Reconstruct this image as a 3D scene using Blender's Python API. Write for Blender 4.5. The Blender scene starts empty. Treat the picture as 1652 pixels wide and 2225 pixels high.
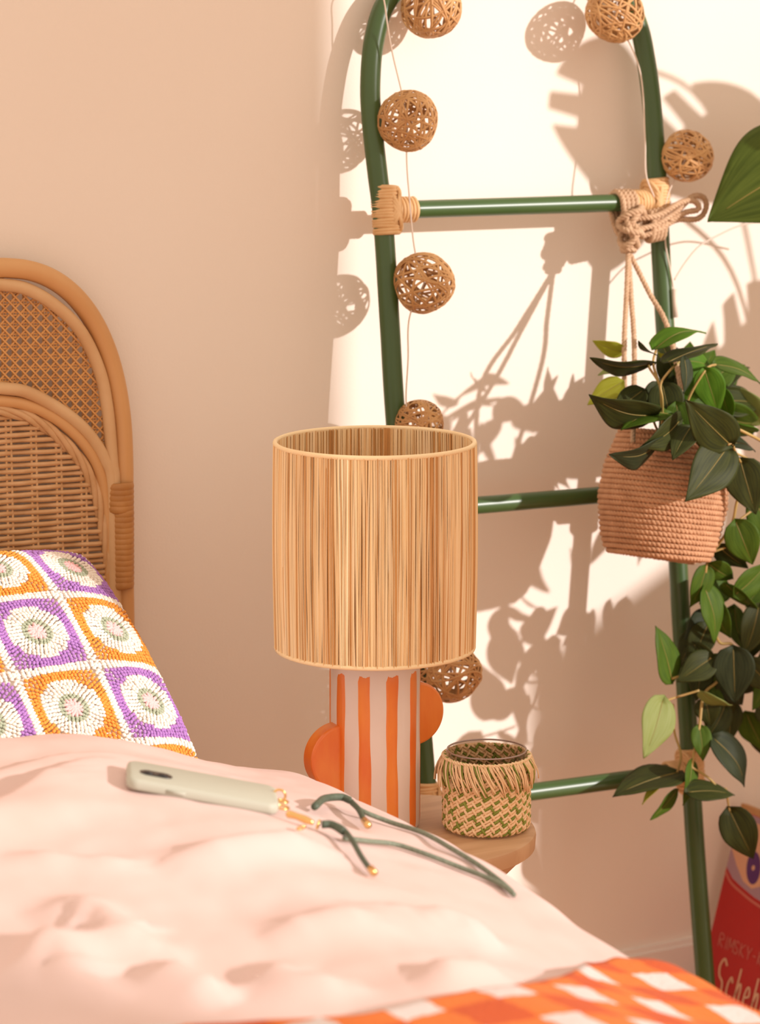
import bpy, math, random
import numpy as np
from mathutils import Vector, noise

random.seed(7)
rng = np.random.default_rng(7)
scn = bpy.context.scene
COL = scn.collection
PI = math.pi

# ------------------------------------------------------------------ camera
FPX = 6500.0                       # focal length in pixels of the 1652x2225 frame
YAW, PITCH = math.radians(30), math.radians(10.2)
CAM = np.array([-2.04, -3.537, 1.535])
FW = np.array([math.sin(YAW)*math.cos(PITCH), math.cos(YAW)*math.cos(PITCH), -math.sin(PITCH)])
RT = np.array([math.cos(YAW), -math.sin(YAW), 0.0])
UP = np.cross(RT, FW)
cd = bpy.data.cameras.new('camera')
cd.sensor_fit = 'VERTICAL'; cd.sensor_height = 36.0; cd.lens = FPX/2225*36.0
cd.clip_start = 0.05; cd.clip_end = 100
cd.dof.use_dof = True; cd.dof.focus_distance = 3.66; cd.dof.aperture_fstop = 5.0
cam = bpy.data.objects.new('camera', cd); COL.objects.link(cam)
cam.location = CAM; cam.rotation_euler = (PI/2-PITCH, 0, -YAW)
scn.camera = cam

# ------------------------------------------------------------------ light
world = bpy.data.worlds.new('world'); scn.world = world; world.use_nodes = True
bg = world.node_tree.nodes['Background']
bg.inputs['Color'].default_value = (1.0, 0.79, 0.62, 1); bg.inputs['Strength'].default_value = 1.08
SUN = np.array([-0.69, 1.0, -0.36])            # the way the sunlight travels
sd = bpy.data.lights.new('sun', 'SUN'); sd.energy = 4.0; sd.color = (1.0, 0.925, 0.895); sd.angle = math.radians(1.1)
sun = bpy.data.objects.new('sun', sd); COL.objects.link(sun)
sun.rotation_euler = Vector(SUN).to_track_quat('-Z', 'Y').to_euler(); sun.location = (4, -6, 3)
scn.view_settings.view_transform = 'Standard'; scn.view_settings.look = 'None'
scn.view_settings.exposure = 0.0; scn.view_settings.gamma = 1.0
scn.view_settings.use_curve_mapping = False

# ------------------------------------------------------------------ places read from the photograph
def ray(x, y): return FW + RT*((x-826)/FPX) + UP*((1112.5-y)/FPX)
def aty(x, y, d):                    # a point d metres in front of the back wall
    r = ray(x, y); return CAM + r*((-d-CAM[1])/r[1])
def atz(x, y, z):
    r = ray(x, y); return CAM + r*((z-CAM[2])/r[2])
LK, LD, LZ = 0.115, 0.048, 1.371     # the ladder leans: d = LD + LK*(LZ - z)
def lad(x, y, off=0.0):
    r = ray(x, y); t = -(LD+off+LK*(LZ-CAM[2])+CAM[1])/(r[1]-LK*r[2]); return CAM + r*t
def zat(x, y, py):                   # height on the vertical line through (x, y) seen at row py
    v = (1112.5-py)/FPX; a = np.array([x, y, 0.0])-CAM
    return (v*(a@FW)-(a@UP))/(UP[2]-v*FW[2])

# ------------------------------------------------------------------ mesh helpers
OFF = {}
def norm(v): return v/(np.linalg.norm(v)+1e-12)
class MB:
    def __init__(s): s.v = []; s.f = []; s.m = []; s.uv = None
    def add(s, vs, fs, mat=0):
        b = len(s.v); s.v.extend([tuple(p) for p in vs])
        s.f.extend([tuple(i+b for i in f) for f in fs]); s.m.extend([mat]*len(fs)); return s
    def box(s, lo, hi, mat=0):
        x0, y0, z0 = lo; x1, y1, z1 = hi
        s.add([(x0,y0,z0),(x1,y0,z0),(x1,y1,z0),(x0,y1,z0),(x0,y0,z1),(x1,y0,z1),(x1,y1,z1),(x0,y1,z1)],
              [(0,3,2,1),(4,5,6,7),(0,1,5,4),(1,2,6,5),(2,3,7,6),(3,0,4,7)], mat); return s
    def tube(s, pts, r, n=8, closed=False, mat=0, flat=None, up=None, caps=True):
        p = np.array(pts, float); N = len(p)
        rr = np.full(N, r) if np.isscalar(r) else np.array(r, float)
        if closed: t = np.roll(p, -1, 0)-np.roll(p, 1, 0)
        else: t = np.gradient(p, axis=0)
        t /= np.linalg.norm(t, axis=1)[:, None]+1e-12
        if up is None:
            a = np.array([0, 0, 1.0]) if abs(t[0][2]) < .9 else np.array([1.0, 0, 0])
            u = norm(np.cross(t[0], a)); us = [u]
            for i in range(1, N):
                u = us[-1]-t[i]*(us[-1]@t[i]); us.append(norm(u))
            us = np.array(us)
            if closed:
                w = np.cross(t[0], us[0]); ue = us[-1]-t[0]*(us[-1]@t[0])
                ang = math.atan2(ue@w, ue@us[0])
                k = -ang*np.arange(N)/N; w = np.cross(t, us)
                us = us*np.cos(k)[:, None]+w*np.sin(k)[:, None]
        else:
            us = np.array(up, float) if np.ndim(up) == 2 else np.tile(np.array(up, float), (N, 1))
            us = us-t*np.sum(us*t, 1)[:, None]; us /= np.linalg.norm(us, axis=1)[:, None]+1e-12
        ws = np.cross(t, us); fl = 1.0 if flat is None else flat
        an = np.arange(n)*2*PI/n + (PI/4 if n == 4 else 0)
        V = p[:, None, :]+(rr[:, None, None])*(fl*np.cos(an)[None, :, None]*us[:, None, :]+np.sin(an)[None, :, None]*ws[:, None, :])
        fs = []
        M_ = N if closed else N-1
        for i in range(M_):
            j = (i+1) % N
            for k in range(n):
                l = (k+1) % n; fs.append((i*n+k, i*n+l, j*n+l, j*n+k))
        if not closed and caps:
            fs.append(tuple(range(n-1, -1, -1))); fs.append(tuple((N-1)*n+k for k in range(n)))
        s.add(V.reshape(-1, 3), fs, mat); return s
    def lathe(s, prof, c=(0,0,0), n=48, mat=0, closed=False, axis=None):
        V = []; c = np.array(c, float)
        for i in range(n):
            a = i*2*PI/n
            for r, z in prof: V.append(c+np.array([r*math.cos(a), r*math.sin(a), z]))
        m = len(prof); fs = []
        for i in range(n):
            j = (i+1) % n
            for k in range(m if closed else m-1):
                l = (k+1) % m; fs.append((i*m+k, j*m+k, j*m+l, i*m+l))
        s.add(V, fs, mat); return s
    def grid(s, P, mat=0, flip=False):
        a, b = P.shape[:2]; fs = []
        for i in range(a-1):
            for j in range(b-1):
                f = (i*b+j, i*b+j+1, (i+1)*b+j+1, (i+1)*b+j); fs.append(f[::-1] if flip else f)
        s.add(P.reshape(-1, 3), fs, mat); return s
    def blob(s, c, ax, mat=0, n=6, m=4):
        c = np.array(c); A = np.array(ax); V = [c+A[2]]
        for i in range(1, m):
            th = PI*i/m
            for k in range(n):
                a = 2*PI*k/n; V.append(c+A[0]*math.sin(th)*math.cos(a)+A[1]*math.sin(th)*math.sin(a)+A[2]*math.cos(th))
        V.append(c-A[2]); fs = []
        for k in range(n): fs.append((0, 1+k, 1+(k+1) % n))
        for i in range(m-2):
            for k in range(n):
                l = (k+1) % n; fs.append((1+i*n+k, 1+(i+1)*n+k, 1+(i+1)*n+l, 1+i*n+l))
        e = len(V)-1; b = 1+(m-2)*n
        for k in range(n): fs.append((e, b+(k+1) % n, b+k))
        s.add(V, fs, mat); return s
    def build(s, name, mats, parent=None, smooth=True, origin=None, uv=None):
        off = OFF[parent.name] if parent is not None else np.zeros(3)
        org = np.array(origin, float) if origin is not None else off
        me = bpy.data.meshes.new(name)
        V = np.array(s.v)-org
        me.from_pydata(V.tolist(), [], s.f)
        if not isinstance(mats, (list, tuple)): mats = [mats]
        for m in mats: me.materials.append(m)
        me.polygons.foreach_set('material_index', s.m)
        me.polygons.foreach_set('use_smooth', [smooth]*len(s.f))
        if uv is not None:
            l = me.uv_layers.new(name='UVMap'); idx = np.zeros(len(me.loops), int); me.loops.foreach_get('vertex_index', idx)
            l.data.foreach_set('uv', np.array(uv)[idx].ravel())
        me.update()
        o = bpy.data.objects.new(name, me); COL.objects.link(o)
        if parent is not None: o.parent = parent; o.location = org-off
        else: o.location = org
        OFF[o.name] = org
        return o
def thing(name, label, cat, loc, group=None):
    o = bpy.data.objects.new(name, None); COL.objects.link(o); o.location = loc; o.empty_display_size = .05
    o['label'] = label; o['category'] = cat
    if group: o['group'] = group
    OFF[o.name] = np.array(loc, float); return o
def tag(o, label, cat, group=None):
    o['label'] = label; o['category'] = cat
    if group: o['group'] = group
    return o
def struct(o): o['kind'] = 'structure'; return o
def stuff(o): o['kind'] = 'stuff'; return o
def bevel(o, w, seg=3):
    m = o.modifiers.new('bevel', 'BEVEL'); m.width = w; m.segments = seg; m.limit_method = 'ANGLE'; return o
def spline(pts, n=12, closed=False):
    p = np.array(pts, float); out = []
    N = len(p)
    for i in range(N if closed else N-1):
        if closed: p0, p1, p2, p3 = p[i-1], p[i], p[(i+1) % N], p[(i+2) % N]
        else: p1, p2 = p[i], p[i+1]; p0 = p[i-1] if i > 0 else 2*p1-p2; p3 = p[i+2] if i+2 < N else 2*p2-p1
        for k in range(n):
            t = k/n
            out.append(.5*((2*p1)+(-p0+p2)*t+(2*p0-5*p1+4*p2-p3)*t*t+(-p0+3*p1-3*p2+p3)*t**3))
    if not closed: out.append(p[-1])
    return np.array(out)
def resample(p, step):
    p = np.array(p); d = np.r_[0, np.cumsum(np.linalg.norm(np.diff(p, axis=0), axis=1))]
    n = max(2, int(d[-1]/step)); q = np.linspace(0, d[-1], n)
    return np.stack([np.interp(q, d, p[:, k]) for k in range(3)], 1)
def rope(mb, path, R, pitch, strands=3, n=5, mat=0, rs=None, steps=9):
    p = resample(path, pitch/steps); N = len(p)
    t = np.gradient(p, axis=0); t /= np.linalg.norm(t, axis=1)[:, None]+1e-12
    a = np.array([0, 0, 1.0]) if abs(t[0][2]) < .9 else np.array([1.0, 0, 0])
    u = norm(np.cross(t[0], a)); us = [u]
    for i in range(1, N): us.append(norm(us[-1]-t[i]*(us[-1]@t[i])))
    us = np.array(us); ws = np.cross(t, us)
    rr = rs or R*.56
    for k in range(strands):
        ph = 2*PI*k/strands+np.arange(N)*2*PI/steps
        q = p+(R-rr)*(np.cos(ph)[:, None]*us+np.sin(ph)[:, None]*ws)
        mb.tube(q, rr, n, mat=mat)

# ------------------------------------------------------------------ materials
def mat(name, col, rough=.6, col2=None, vs=8, stretch=(1,1,1), bump=None, bstretch=(1,1,1), metal=0, spec=.5, transl=0, sheen=0, coat=0, uvn=False, detail=4, lo=.35, hi=.65):
    m = bpy.data.materials.new(name); m.use_nodes = True; nt = m.node_tree; N = nt.nodes; L = nt.links
    b = N['Principled BSDF']; b.inputs['Base Color'].default_value = (*col, 1); b.inputs['Roughness'].default_value = rough
    b.inputs['Metallic'].default_value = metal; b.inputs['Specular IOR Level'].default_value = spec
    if sheen: b.inputs['Sheen Weight'].default_value = sheen; b.inputs['Sheen Roughness'].default_value = .4
    if coat: b.inputs['Coat Weight'].default_value = coat; b.inputs['Coat Roughness'].default_value = .12
    tc = N.new('ShaderNodeTexCoord'); src = tc.outputs['UV' if uvn else 'Object']; csock = None
    if col2 is not None:
        mp = N.new('ShaderNodeMapping'); mp.inputs['Scale'].default_value = stretch; L.new(src, mp.inputs[0])
        nz = N.new('ShaderNodeTexNoise'); nz.inputs['Scale'].default_value = vs; nz.inputs['Detail'].default_value = detail; L.new(mp.outputs[0], nz.inputs['Vector'])
        rp = N.new('ShaderNodeMapRange'); rp.inputs[1].default_value = lo; rp.inputs[2].default_value = hi; L.new(nz.outputs[0], rp.inputs[0])
        mx = N.new('ShaderNodeMix'); mx.data_type = 'RGBA'; mx.inputs[6].default_value = (*col, 1); mx.inputs[7].default_value = (*col2, 1)
        L.new(rp.outputs[0], mx.inputs[0]); csock = mx.outputs[2]; L.new(csock, b.inputs['Base Color'])
    if bump:
        mp = N.new('ShaderNodeMapping'); mp.inputs['Scale'].default_value = bstretch; L.new(src, mp.inputs[0])
        nz = N.new('ShaderNodeTexNoise'); nz.inputs['Scale'].default_value = bump[0]; nz.inputs['Detail'].default_value = 5; L.new(mp.outputs[0], nz.inputs['Vector'])
        bp = N.new('ShaderNodeBump'); bp.inputs['Strength'].default_value = bump[1]; bp.inputs['Distance'].default_value = bump[2]
        L.new(nz.outputs[0], bp.inputs['Height']); L.new(bp.outputs[0], b.inputs['Normal'])
    if transl:
        tr = N.new('ShaderNodeBsdfTranslucent'); tr.inputs[0].default_value = (*[min(1, c*1.6) for c in col], 1)
        if csock is not None: L.new(csock, tr.inputs[0])
        ms = N.new('ShaderNodeMixShader'); ms.inputs[0].default_value = transl
        L.new(b.outputs[0], ms.inputs[1]); L.new(tr.outputs[0], ms.inputs[2]); L.new(ms.outputs[0], N['Material Output'].inputs[0])
    return m
WALL = mat('wall_paint', (.87,.785,.70), .85, (.86,.77,.685), 3, bump=(260,.12,.002), spec=.2)
TRIM = mat('trim_paint', (.86,.80,.74), .5)
FLOOR = mat('floor_wood', (.66,.33,.14), .5, (.56,.27,.11), 6, (1,12,1), bump=(60,.1,.002))
GREEN = mat('ladder_green_lacquer', (.046,.094,.026), .34, (.058,.112,.032), 5, spec=.5, bump=(14,.03,.002), bstretch=(1,1,.2))
BIND = mat('rattan_binding', (.74,.48,.24), .6, (.66,.40,.18), 60, bump=(300,.2,.001))
BALL = mat('rattan_strip', (.50,.26,.10), .55, (.62,.36,.15), 30, spec=.4)
CORD = mat('cord_beige', (.74,.62,.52), .6)
RAT_D = mat('rattan_pole_amber', (.60,.31,.115), .42, (.68,.38,.16), 7, (1,1,.6), bump=(120,.08,.001), spec=.45)
RAT_L = mat('rattan_pole_pale', (.69,.45,.235), .5, (.61,.36,.17), 14, spec=.4)
WRAP = mat('rattan_wrap', (.50,.235,.07), .45, (.42,.185,.05), 40, spec=.45)
WICK = mat('wicker_strand', (.66,.40,.20), .55, (.57,.32,.14), 40)
CANE = mat('cane_strand', (.66,.34,.11), .5, (.56,.27,.085), 60)
RAF = [mat('raffia_pale', (.94,.76,.47), .6, (.90,.68,.40), 9, (1,1,.3)), mat('raffia_honey', (.90,.66,.36), .6, (.84,.57,.29), 9, (1,1,.3)),
       mat('raffia_amber', (.68,.37,.13), .6, (.60,.30,.10), 9, (1,1,.3)), mat('raffia_light', (.95,.78,.52), .6, (.92,.71,.43), 9, (1,1,.3))]
LINER = mat('shade_liner', (.55,.29,.10), .8)
CERW = mat('ceramic_cream', (.82,.70,.63), .28, (.79,.66,.59), 6, coat=.3)
CERO = mat('ceramic_orange_glaze', (.90,.30,.045), .33, (.76,.135,.015), 26, (1,1,.3), coat=.3, lo=.3, hi=.72)
WOOD = mat('pale_oak', (.66,.43,.25), .5, (.55,.33,.18), 7, (1,9,1), bump=(40,.06,.001), bstretch=(1,10,1))
JUTEC = mat('paper_straw', (.95,.71,.44), .6, (.91,.64,.37), 60)
JUTEG = mat('paper_green', (.27,.33,.05), .6, (.21,.27,.035), 60)
ROPE = mat('jute_rope', (.60,.41,.26), .8, (.50,.32,.19), 90, bump=(500,.3,.001))
BASK = mat('jute_basket', (.58,.32,.175), .85, (.48,.25,.13), 60, bump=(500,.4,.001))
SOIL = mat('moss_filler', (.10,.07,.04), .9)
STEM = mat('vine_stem', (.46,.34,.10), .55, (.40,.24,.08), 20)
RIB = mat('leaf_midrib', (.26,.19,.04), .5)
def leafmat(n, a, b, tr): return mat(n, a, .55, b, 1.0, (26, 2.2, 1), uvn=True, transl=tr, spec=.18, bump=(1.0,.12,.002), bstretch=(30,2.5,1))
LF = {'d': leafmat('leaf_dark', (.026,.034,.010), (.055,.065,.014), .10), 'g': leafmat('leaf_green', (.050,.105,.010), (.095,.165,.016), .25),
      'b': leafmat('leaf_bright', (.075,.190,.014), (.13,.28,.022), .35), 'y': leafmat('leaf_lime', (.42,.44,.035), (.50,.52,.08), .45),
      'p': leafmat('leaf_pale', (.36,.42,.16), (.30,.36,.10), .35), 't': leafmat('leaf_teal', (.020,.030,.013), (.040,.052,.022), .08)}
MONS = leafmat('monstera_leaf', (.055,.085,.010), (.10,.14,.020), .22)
PINK = mat('duvet_linen', (.72,.55,.515), .85, (.70,.52,.475), 5, bump=(420,.15,.0015))
YARN = {'w': mat('yarn_cream', (.88,.80,.72), .85), 'v': mat('yarn_violet', (.42,.20,.54), .85), 'o': mat('yarn_orange', (.82,.32,.05), .85),
        'g': mat('yarn_sage', (.40,.45,.33), .85), 'k': mat('yarn_pink', (.86,.52,.52), .85)}
SAGE = mat('case_sage_silicone', (.47,.48,.40), .55, spec=.35)
BLACK = mat('black_glass', (.012,.012,.014), .15)
GOLD = mat('gold_metal', (.86,.56,.22), .22, metal=1)
LANY = mat('lanyard_green', (.06,.085,.055), .6, (.09,.12,.08), 200)
LANS = mat('lanyard_sage', (.22,.25,.18), .7, (.15,.18,.13), 300)
GLASS = bpy.data.materials.new('clear_glass'); GLASS.use_nodes = True
_N = GLASS.node_tree.nodes; _L = GLASS.node_tree.links; _N.remove(_N['Principled BSDF'])
_t = _N.new('ShaderNodeBsdfTransparent'); _t.inputs[0].default_value = (.90,.87,.84,1); _g = _N.new('ShaderNodeBsdfGlossy'); _g.inputs['Roughness'].default_value = .03
_lw = _N.new('ShaderNodeLayerWeight'); _lw.inputs[0].default_value = .25; _f = _N.new('ShaderNodeMath'); _f.operation = 'POWER'; _f.inputs[1].default_value = 2.0; _L.new(_lw.outputs['Facing'], _f.inputs[0]); _m = _N.new('ShaderNodeMixShader')
_L.new(_f.outputs[0], _m.inputs[0]); _L.new(_t.outputs[0], _m.inputs[1]); _L.new(_g.outputs[0], _m.inputs[2]); _L.new(_m.outputs[0], _N['Material Output'].inputs[0])

# ------------------------------------------------------------------ the room
struct(MB().box((-3.2,0,0), (1.7,.1,2.8)).build('wall_back', WALL, smooth=False))
struct(MB().box((-3.4,-6.2,-.1), (1.7,.1,0)).build('floor', FLOOR, smooth=False))
b = MB().box((-3.2,-.014,0), (1.6,0,.088)); b.add(*(lambda q: (q.v, q.f))(MB().box((-3.2,-.009,.088), (1.6,0,.096))))
struct(b.build('baseboard_back', TRIM, smooth=False))
w = MB()                                    # right wall, out of view: sill, openings and pier invented to shape the sunlight
for y0, y1, z0, z1 in [(-.35,0,0,2.8), (-1.957,-.35,0,1.25), (-1.957,-.35,2.6,2.8), (-2.555,-1.957,2.6,2.8), (-3.30,-2.555,0,2.8),
                       (-5.2,-3.30,0,.45), (-5.2,-3.30,2.6,2.8), (-6.0,-5.2,0,2.8)]:
    w.box((1.6,y0,z0), (1.7,y1,z1))
struct(w.build('wall_right', WALL, smooth=False))

# ------------------------------------------------------------------ duvet surface
def sstep(a, b, x): t = np.clip((x-a)/(b-a), 0, 1); return t*t*(3-2*t)
XE, YE = -.376, -.40
def ridge_pts(pp, z=.68): return np.array([atz(x, y, z)[:2] for x, y in pp])
RIDGES = [([(400,1660),(560,1690),(720,1735)], .005, .012),
          ([(330,1905),(470,1890),(640,1850),(760,1835)], .010, .020),
          ([(0,1915),(160,1915),(330,1912)], .006, .012),
          ([(60,2010),(180,1990),(300,2045),(420,2050)], .011, .022),
          ([(-60,2150),(60,2100),(110,2060),(150,2110),(260,2150)], .013, .022),
          ([(320,2080),(420,2110),(520,2130)], .011, .020),
          ([(560,2055),(620,2095),(700,2100),(780,2080)], .010, .017),
          ([(880,2070),(1000,2060),(1080,2020)], .010, .016),
          ([(900,1935),(1000,1925),(1100,1945)], .006, .014),
          ([(820,1960),(700,1990),(560,2010)], .006, .02)]
RID = []
for pp, h, wd in RIDGES:
    q = ridge_pts(pp); q3 = resample(spline(np.c_[q, np.zeros(len(q))], 10), .006); RID.append((q3[:, :2], h, wd))
CREASES = [([(-200,1900),(0,1822),(100,1770),(190,1727),(275,1700)], .023, .050), ([(-200,1800),(0,1744),(120,1712),(250,1686),(330,1674)], .012, .035), ([(870,1930),(960,1923),(1040,1932),(1120,1958)], .006, .03)]
CRE = []
for pp, h, wd in CREASES:
    q = ridge_pts(pp); q3 = resample(spline(np.c_[q, np.zeros(len(q))], 10), .005); CRE.append((q3[:, :2], np.gradient(q3[:, :2], axis=0), h, wd))
def zduv(x, y, wr=True):
    H = .705-.089*float(sstep(-.76,-.40,x)) - .046*float(sstep(.85,1.40,-y))
    if wr:
        for q, h, wd in RID:
            dx = q-np.array([x, y]); k = np.argmin((dx**2).sum(1)); d2 = (dx[k]**2).sum()
            if d2 < (4*wd)**2:
                e = min(1.0, 3.5*k/len(q), 3.5*(len(q)-1-k)/len(q))
                s_ = dx[k][1]       # steeper on the side away from the sun
                H += 1.7*e*h*math.exp(-d2/(2*(wd*(.75 if s_ < 0 else 1.25))**2))
        for q, tg, h, wd in CRE:             # creases: the cloth rises gently from the near side and drops sharply behind
            dx = np.array([x, y])-q; k = np.argmin((dx**2).sum(1)); d2 = (dx[k]**2).sum()
            if d2 < (3*wd)**2:
                e = min(1.0, 2.5*(len(q)-1-k)/len(q)+.0); far = tg[k][0]*dx[k][1]-tg[k][1]*dx[k][0] > 0
                H += e*h*math.exp(-d2/(2*(.0085 if far else wd)**2))
        H += .0042*noise.fractal(Vector((x*9, y*7, 1.7)), .9, 2.1, 3) + .0032*noise.noise(Vector((x*4, y*16, 3)))
    fx = min(1, max(0, (XE-x)/.075)); fy = min(1, max(0, (YE-y)/.20))
    H = .505+(H-.505)*math.sqrt(max(0, 1-(1-fx)**2.8))
    return .48+(H-.48)*math.sqrt(max(0, 1-(1-fy)**2.6)) if H > .48 else H
def on_duvet(px, py, lift=0.0):
    r = ray(px, py); t = (.9-CAM[2])/r[2]
    for i in range(900):
        P = CAM+r*t
        if P[0] < XE and P[1] < YE and P[2] <= zduv(P[0], P[1], True)+lift: break
        t += .002
        if P[2] < .2: break
    return CAM+r*t
def duvet_grid(x0, y0, y1, nx, ny, lift=0.0, edge=0.0, xe=XE):
    th = np.linspace(0, 1, nx); xs = x0+(xe+edge-x0)*(1-(1-th)**1.8)
    ph = np.linspace(0, 1, ny); ys = y0+(y1-y0)*(1-(1-ph)**1.25) if y1 > -.9 else np.linspace(y0, y1, ny)
    P = np.zeros((ny, nx, 3))
    for j, y in enumerate(ys):
        for i, x in enumerate(xs):
            xx = min(x-edge*(x-x0)/(xe+edge-x0), XE-1e-6)
            P[j, i] = (x, y, zduv(xx, min(y, YE-1e-6))+lift)
    return P
P = duvet_grid(-1.42, -2.3, YE, 190, 290)
sk = [P]
def under(P, dz=0):
    cols = []
    for dx, z_ in ((-.006,.492),(-.022,.482),(-.038,.468),(-.044,.42),(-.046,.20)):
        b_ = P[:, -1:, :].copy(); b_[:, :, 0] += dx; b_[:, :, 2] = np.minimum(b_[:, :, 2], z_+dz); cols.append(b_)
    return np.concatenate([P]+cols, 1)
P = under(P)
md = MB().grid(P)
d_o = md.build('duvet', PINK)
d_o.modifiers.new('thick', 'SOLIDIFY').thickness = .012
tag(d_o, 'pale pink linen duvet spread over the bed with soft folds', 'duvet')

# throw over the foot of the bed
def throw_mat():
    m = bpy.data.materials.new('gingham_fleece'); m.use_nodes = True; nt = m.node_tree; N = nt.nodes; L = nt.links
    bs = N['Principled BSDF']; bs.inputs['Roughness'].default_value = .9; bs.inputs['Sheen Weight'].default_value = .03
    tc = N.new('ShaderNodeTexCoord'); nz = N.new('ShaderNodeTexNoise'); nz.inputs['Scale'].default_value = 60; L.new(tc.outputs['UV'], nz.inputs['Vector'])
    ad = N.new('ShaderNodeMixRGB'); ad.blend_type = 'LINEAR_LIGHT'; ad.inputs[0].default_value = .006; L.new(tc.outputs['UV'], ad.inputs[1]); L.new(nz.outputs[1], ad.inputs[2])
    sp = N.new('ShaderNodeSeparateXYZ'); L.new(ad.outputs[0], sp.inputs[0])
    st = []
    for k in (0, 1):
        mu = N.new('ShaderNodeMath'); mu.operation = 'MULTIPLY'; mu.inputs[1].default_value = 1/.100; L.new(sp.outputs[k], mu.inputs[0])
        fr = N.new('ShaderNodeMath'); fr.operation = 'FRACT'; L.new(mu.outputs[0], fr.inputs[0])
        gt = N.new('ShaderNodeMath'); gt.operation = 'GREATER_THAN'; gt.inputs[1].default_value = .44; L.new(fr.outputs[0], gt.inputs[0]); st.append(gt)
    sm = N.new('ShaderNodeMath'); sm.operation = 'ADD'; L.new(st[0].outputs[0], sm.inputs[0]); L.new(st[1].outputs[0], sm.inputs[1])
    dv = N.new('ShaderNodeMath'); dv.operation = 'DIVIDE'; dv.inputs[1].default_value = 2; L.new(sm.outputs[0], dv.inputs[0])
    cr = N.new('ShaderNodeValToRGB'); cr.color_ramp.interpolation = 'CONSTANT'
    e = cr.color_ramp.elements; e[0].color = (.70,.62,.60,1); e[1].position = .3; e[1].color = (.72,.17,.018,1)
    k = e.new(.8); k.color = (.58,.085,.008,1)
    L.new(dv.outputs[0], cr.inputs[0]); L.new(cr.outputs[0], bs.inputs['Base Color'])
    nb = N.new('ShaderNodeTexNoise'); nb.inputs['Scale'].default_value = 240; L.new(tc.outputs['Object'], nb.inputs['Vector'])
    bp = N.new('ShaderNodeBump'); bp.inputs['Strength'].default_value = .5; bp.inputs['Distance'].default_value = .004; L.new(nb.outputs[0], bp.inputs['Height']); L.new(bp.outputs[0], bs.inputs['Normal'])
    return m
P = duvet_grid(-1.42, -2.32, -1.20, 110, 110, .016, .012)
yb = [on_duvet(x, y, .012) for x, y in ((-300,2330),(200,2262),(560,2222),(800,2205),(1000,2180),(1115,2156),(1290,2115),(1352,2100))]
xb_ = np.array([p[0] for p in yb]); yb_ = np.array([p[1] for p in yb]); o_ = np.argsort(xb_); xb_, yb_ = xb_[o_], yb_[o_]
for j in range(P.shape[0]):
    for i in range(P.shape[1]):
        x = P[j, i, 0]; y1_ = float(np.interp(x, xb_, yb_)); y = -2.32+(y1_+2.32)*(j/(P.shape[0]-1))
        P[j, i, 1] = y; xx = min(x-.012*(x+1.42)/(XE+.012+1.42), XE-1e-6); P[j, i, 2] = zduv(xx, y)+.016
for j in range(P.shape[0]):
    for i in range(P.shape[1]): P[j, i, 1] += .012*math.sin(P[j, i, 0]*23)*(j/P.shape[0])**3
lip = P[-1:].copy(); lip[:, :, 1] += .010; lip[:, :, 2] -= .013
P2 = under(np.concatenate([P, lip], 0))
uv = []
for j in range(P2.shape[0]):
    d = np.r_[0, np.cumsum(np.linalg.norm(np.diff(P2[j], axis=0), axis=1))]
    for i in range(P2.shape[1]):
        uv.append((.5*d[i]*1.0+.5*P2[j, i, 0]+P2[j,i,1]*.06, P2[j, i, 1]-.10*P2[j, i, 0]))
t_o = MB().grid(P2).build('throw_blanket', throw_mat(), uv=uv)
t_o.modifiers.new('thick', 'SOLIDIFY').thickness = .010
tag(t_o, 'orange and white gingham throw blanket over the foot of the bed', 'blanket')

# bed under it
bed = thing('bed', 'low single bed hidden beneath the pink duvet', 'bed', (-.87,-1.15,0))
bevel(MB().box((-1.32,-2.16,.27), (-.46,-.12,.44)).build('mattress', TRIM, bed, smooth=False), .03)
MB().box((-1.31,-2.14,.14), (-.47,-.13,.27)).build('bed_frame', RAT_D, bed, smooth=False)
for x in (-1.27,-.53):
    for y in (-2.08,-.2): MB().lathe([(0,0),(.025,0),(.03,.14),(0,.14)], (x,y,0), 16).build('leg', RAT_D, bed)

# ------------------------------------------------------------------ headboard
XC = -.86
hb = thing('headboard', 'arched rattan headboard with cane and wicker panels against the wall', 'headboard', (XC,-.04,0))
def arch(pp, d, tail=None):
    r_ = [aty(x, y, d) for x, y in pp]
    s_ = spline(r_, 8)                                # from the flat top down to the right foot
    right = [tuple(p) for p in s_]
    if tail is not None: right.append((right[-1][0]+tail[0], -d, tail[1]))
    left = [(2*XC-p[0], p[1], p[2]) for p in right][::-1]
    top = [(XC+(p-.5)*2*(XC-right[0][0])*-1, -d, right[0][2]) for p in np.linspace(0, 1, 12)[1:-1]]
    top = [(left[-1][0]+(right[0][0]-left[-1][0])*k, -d, right[0][2]+.0*k) for k in np.linspace(0, 1, 14)[1:-1]]
    return np.array(left+top+right)
A_out = [(269*math.sin(t)**(2/2.4), 1035-453*math.cos(t)**(2/2.4)) for t in np.linspace(.02, PI/2-.02, 14)]+[(269,1060),(269,1200)]
A_in = [(0,618),(52,626),(104,652),(156,696),(190,744),(219,814),(232,879),(238,931),(244,1009),(248,1048),(249,1200)]
A_l1 = [(0,843),(52,850),(104,874),(156,908),(196,947),(228,999),(242,1048),(246,1200)]
A_l2 = [(0,870),(52,878),(104,899),(156,936),(198,986),(222,1046),(232,1120),(238,1200)]
A_br = [(0,893),(52,903),(104,931),(156,978),(190,1027),(212,1087),(223,1145),(236,1222),(246,1298),(250,1349)]
Co = arch(A_out, .034, (.001,.02)); Ci = arch(A_in, .040, (.0,.46)); C1 = arch(A_l1, .040, (0,.46)); C2 = arch(A_l2, .036, (0,.46)); Cb = arch(A_br, .036, (.002,.46))
MB().tube(Co, .0130, 14).build('outer_arch', RAT_D, hb)
MB().tube(Ci, .0082, 12).build('inner_arch', RAT_L, hb)
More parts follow.
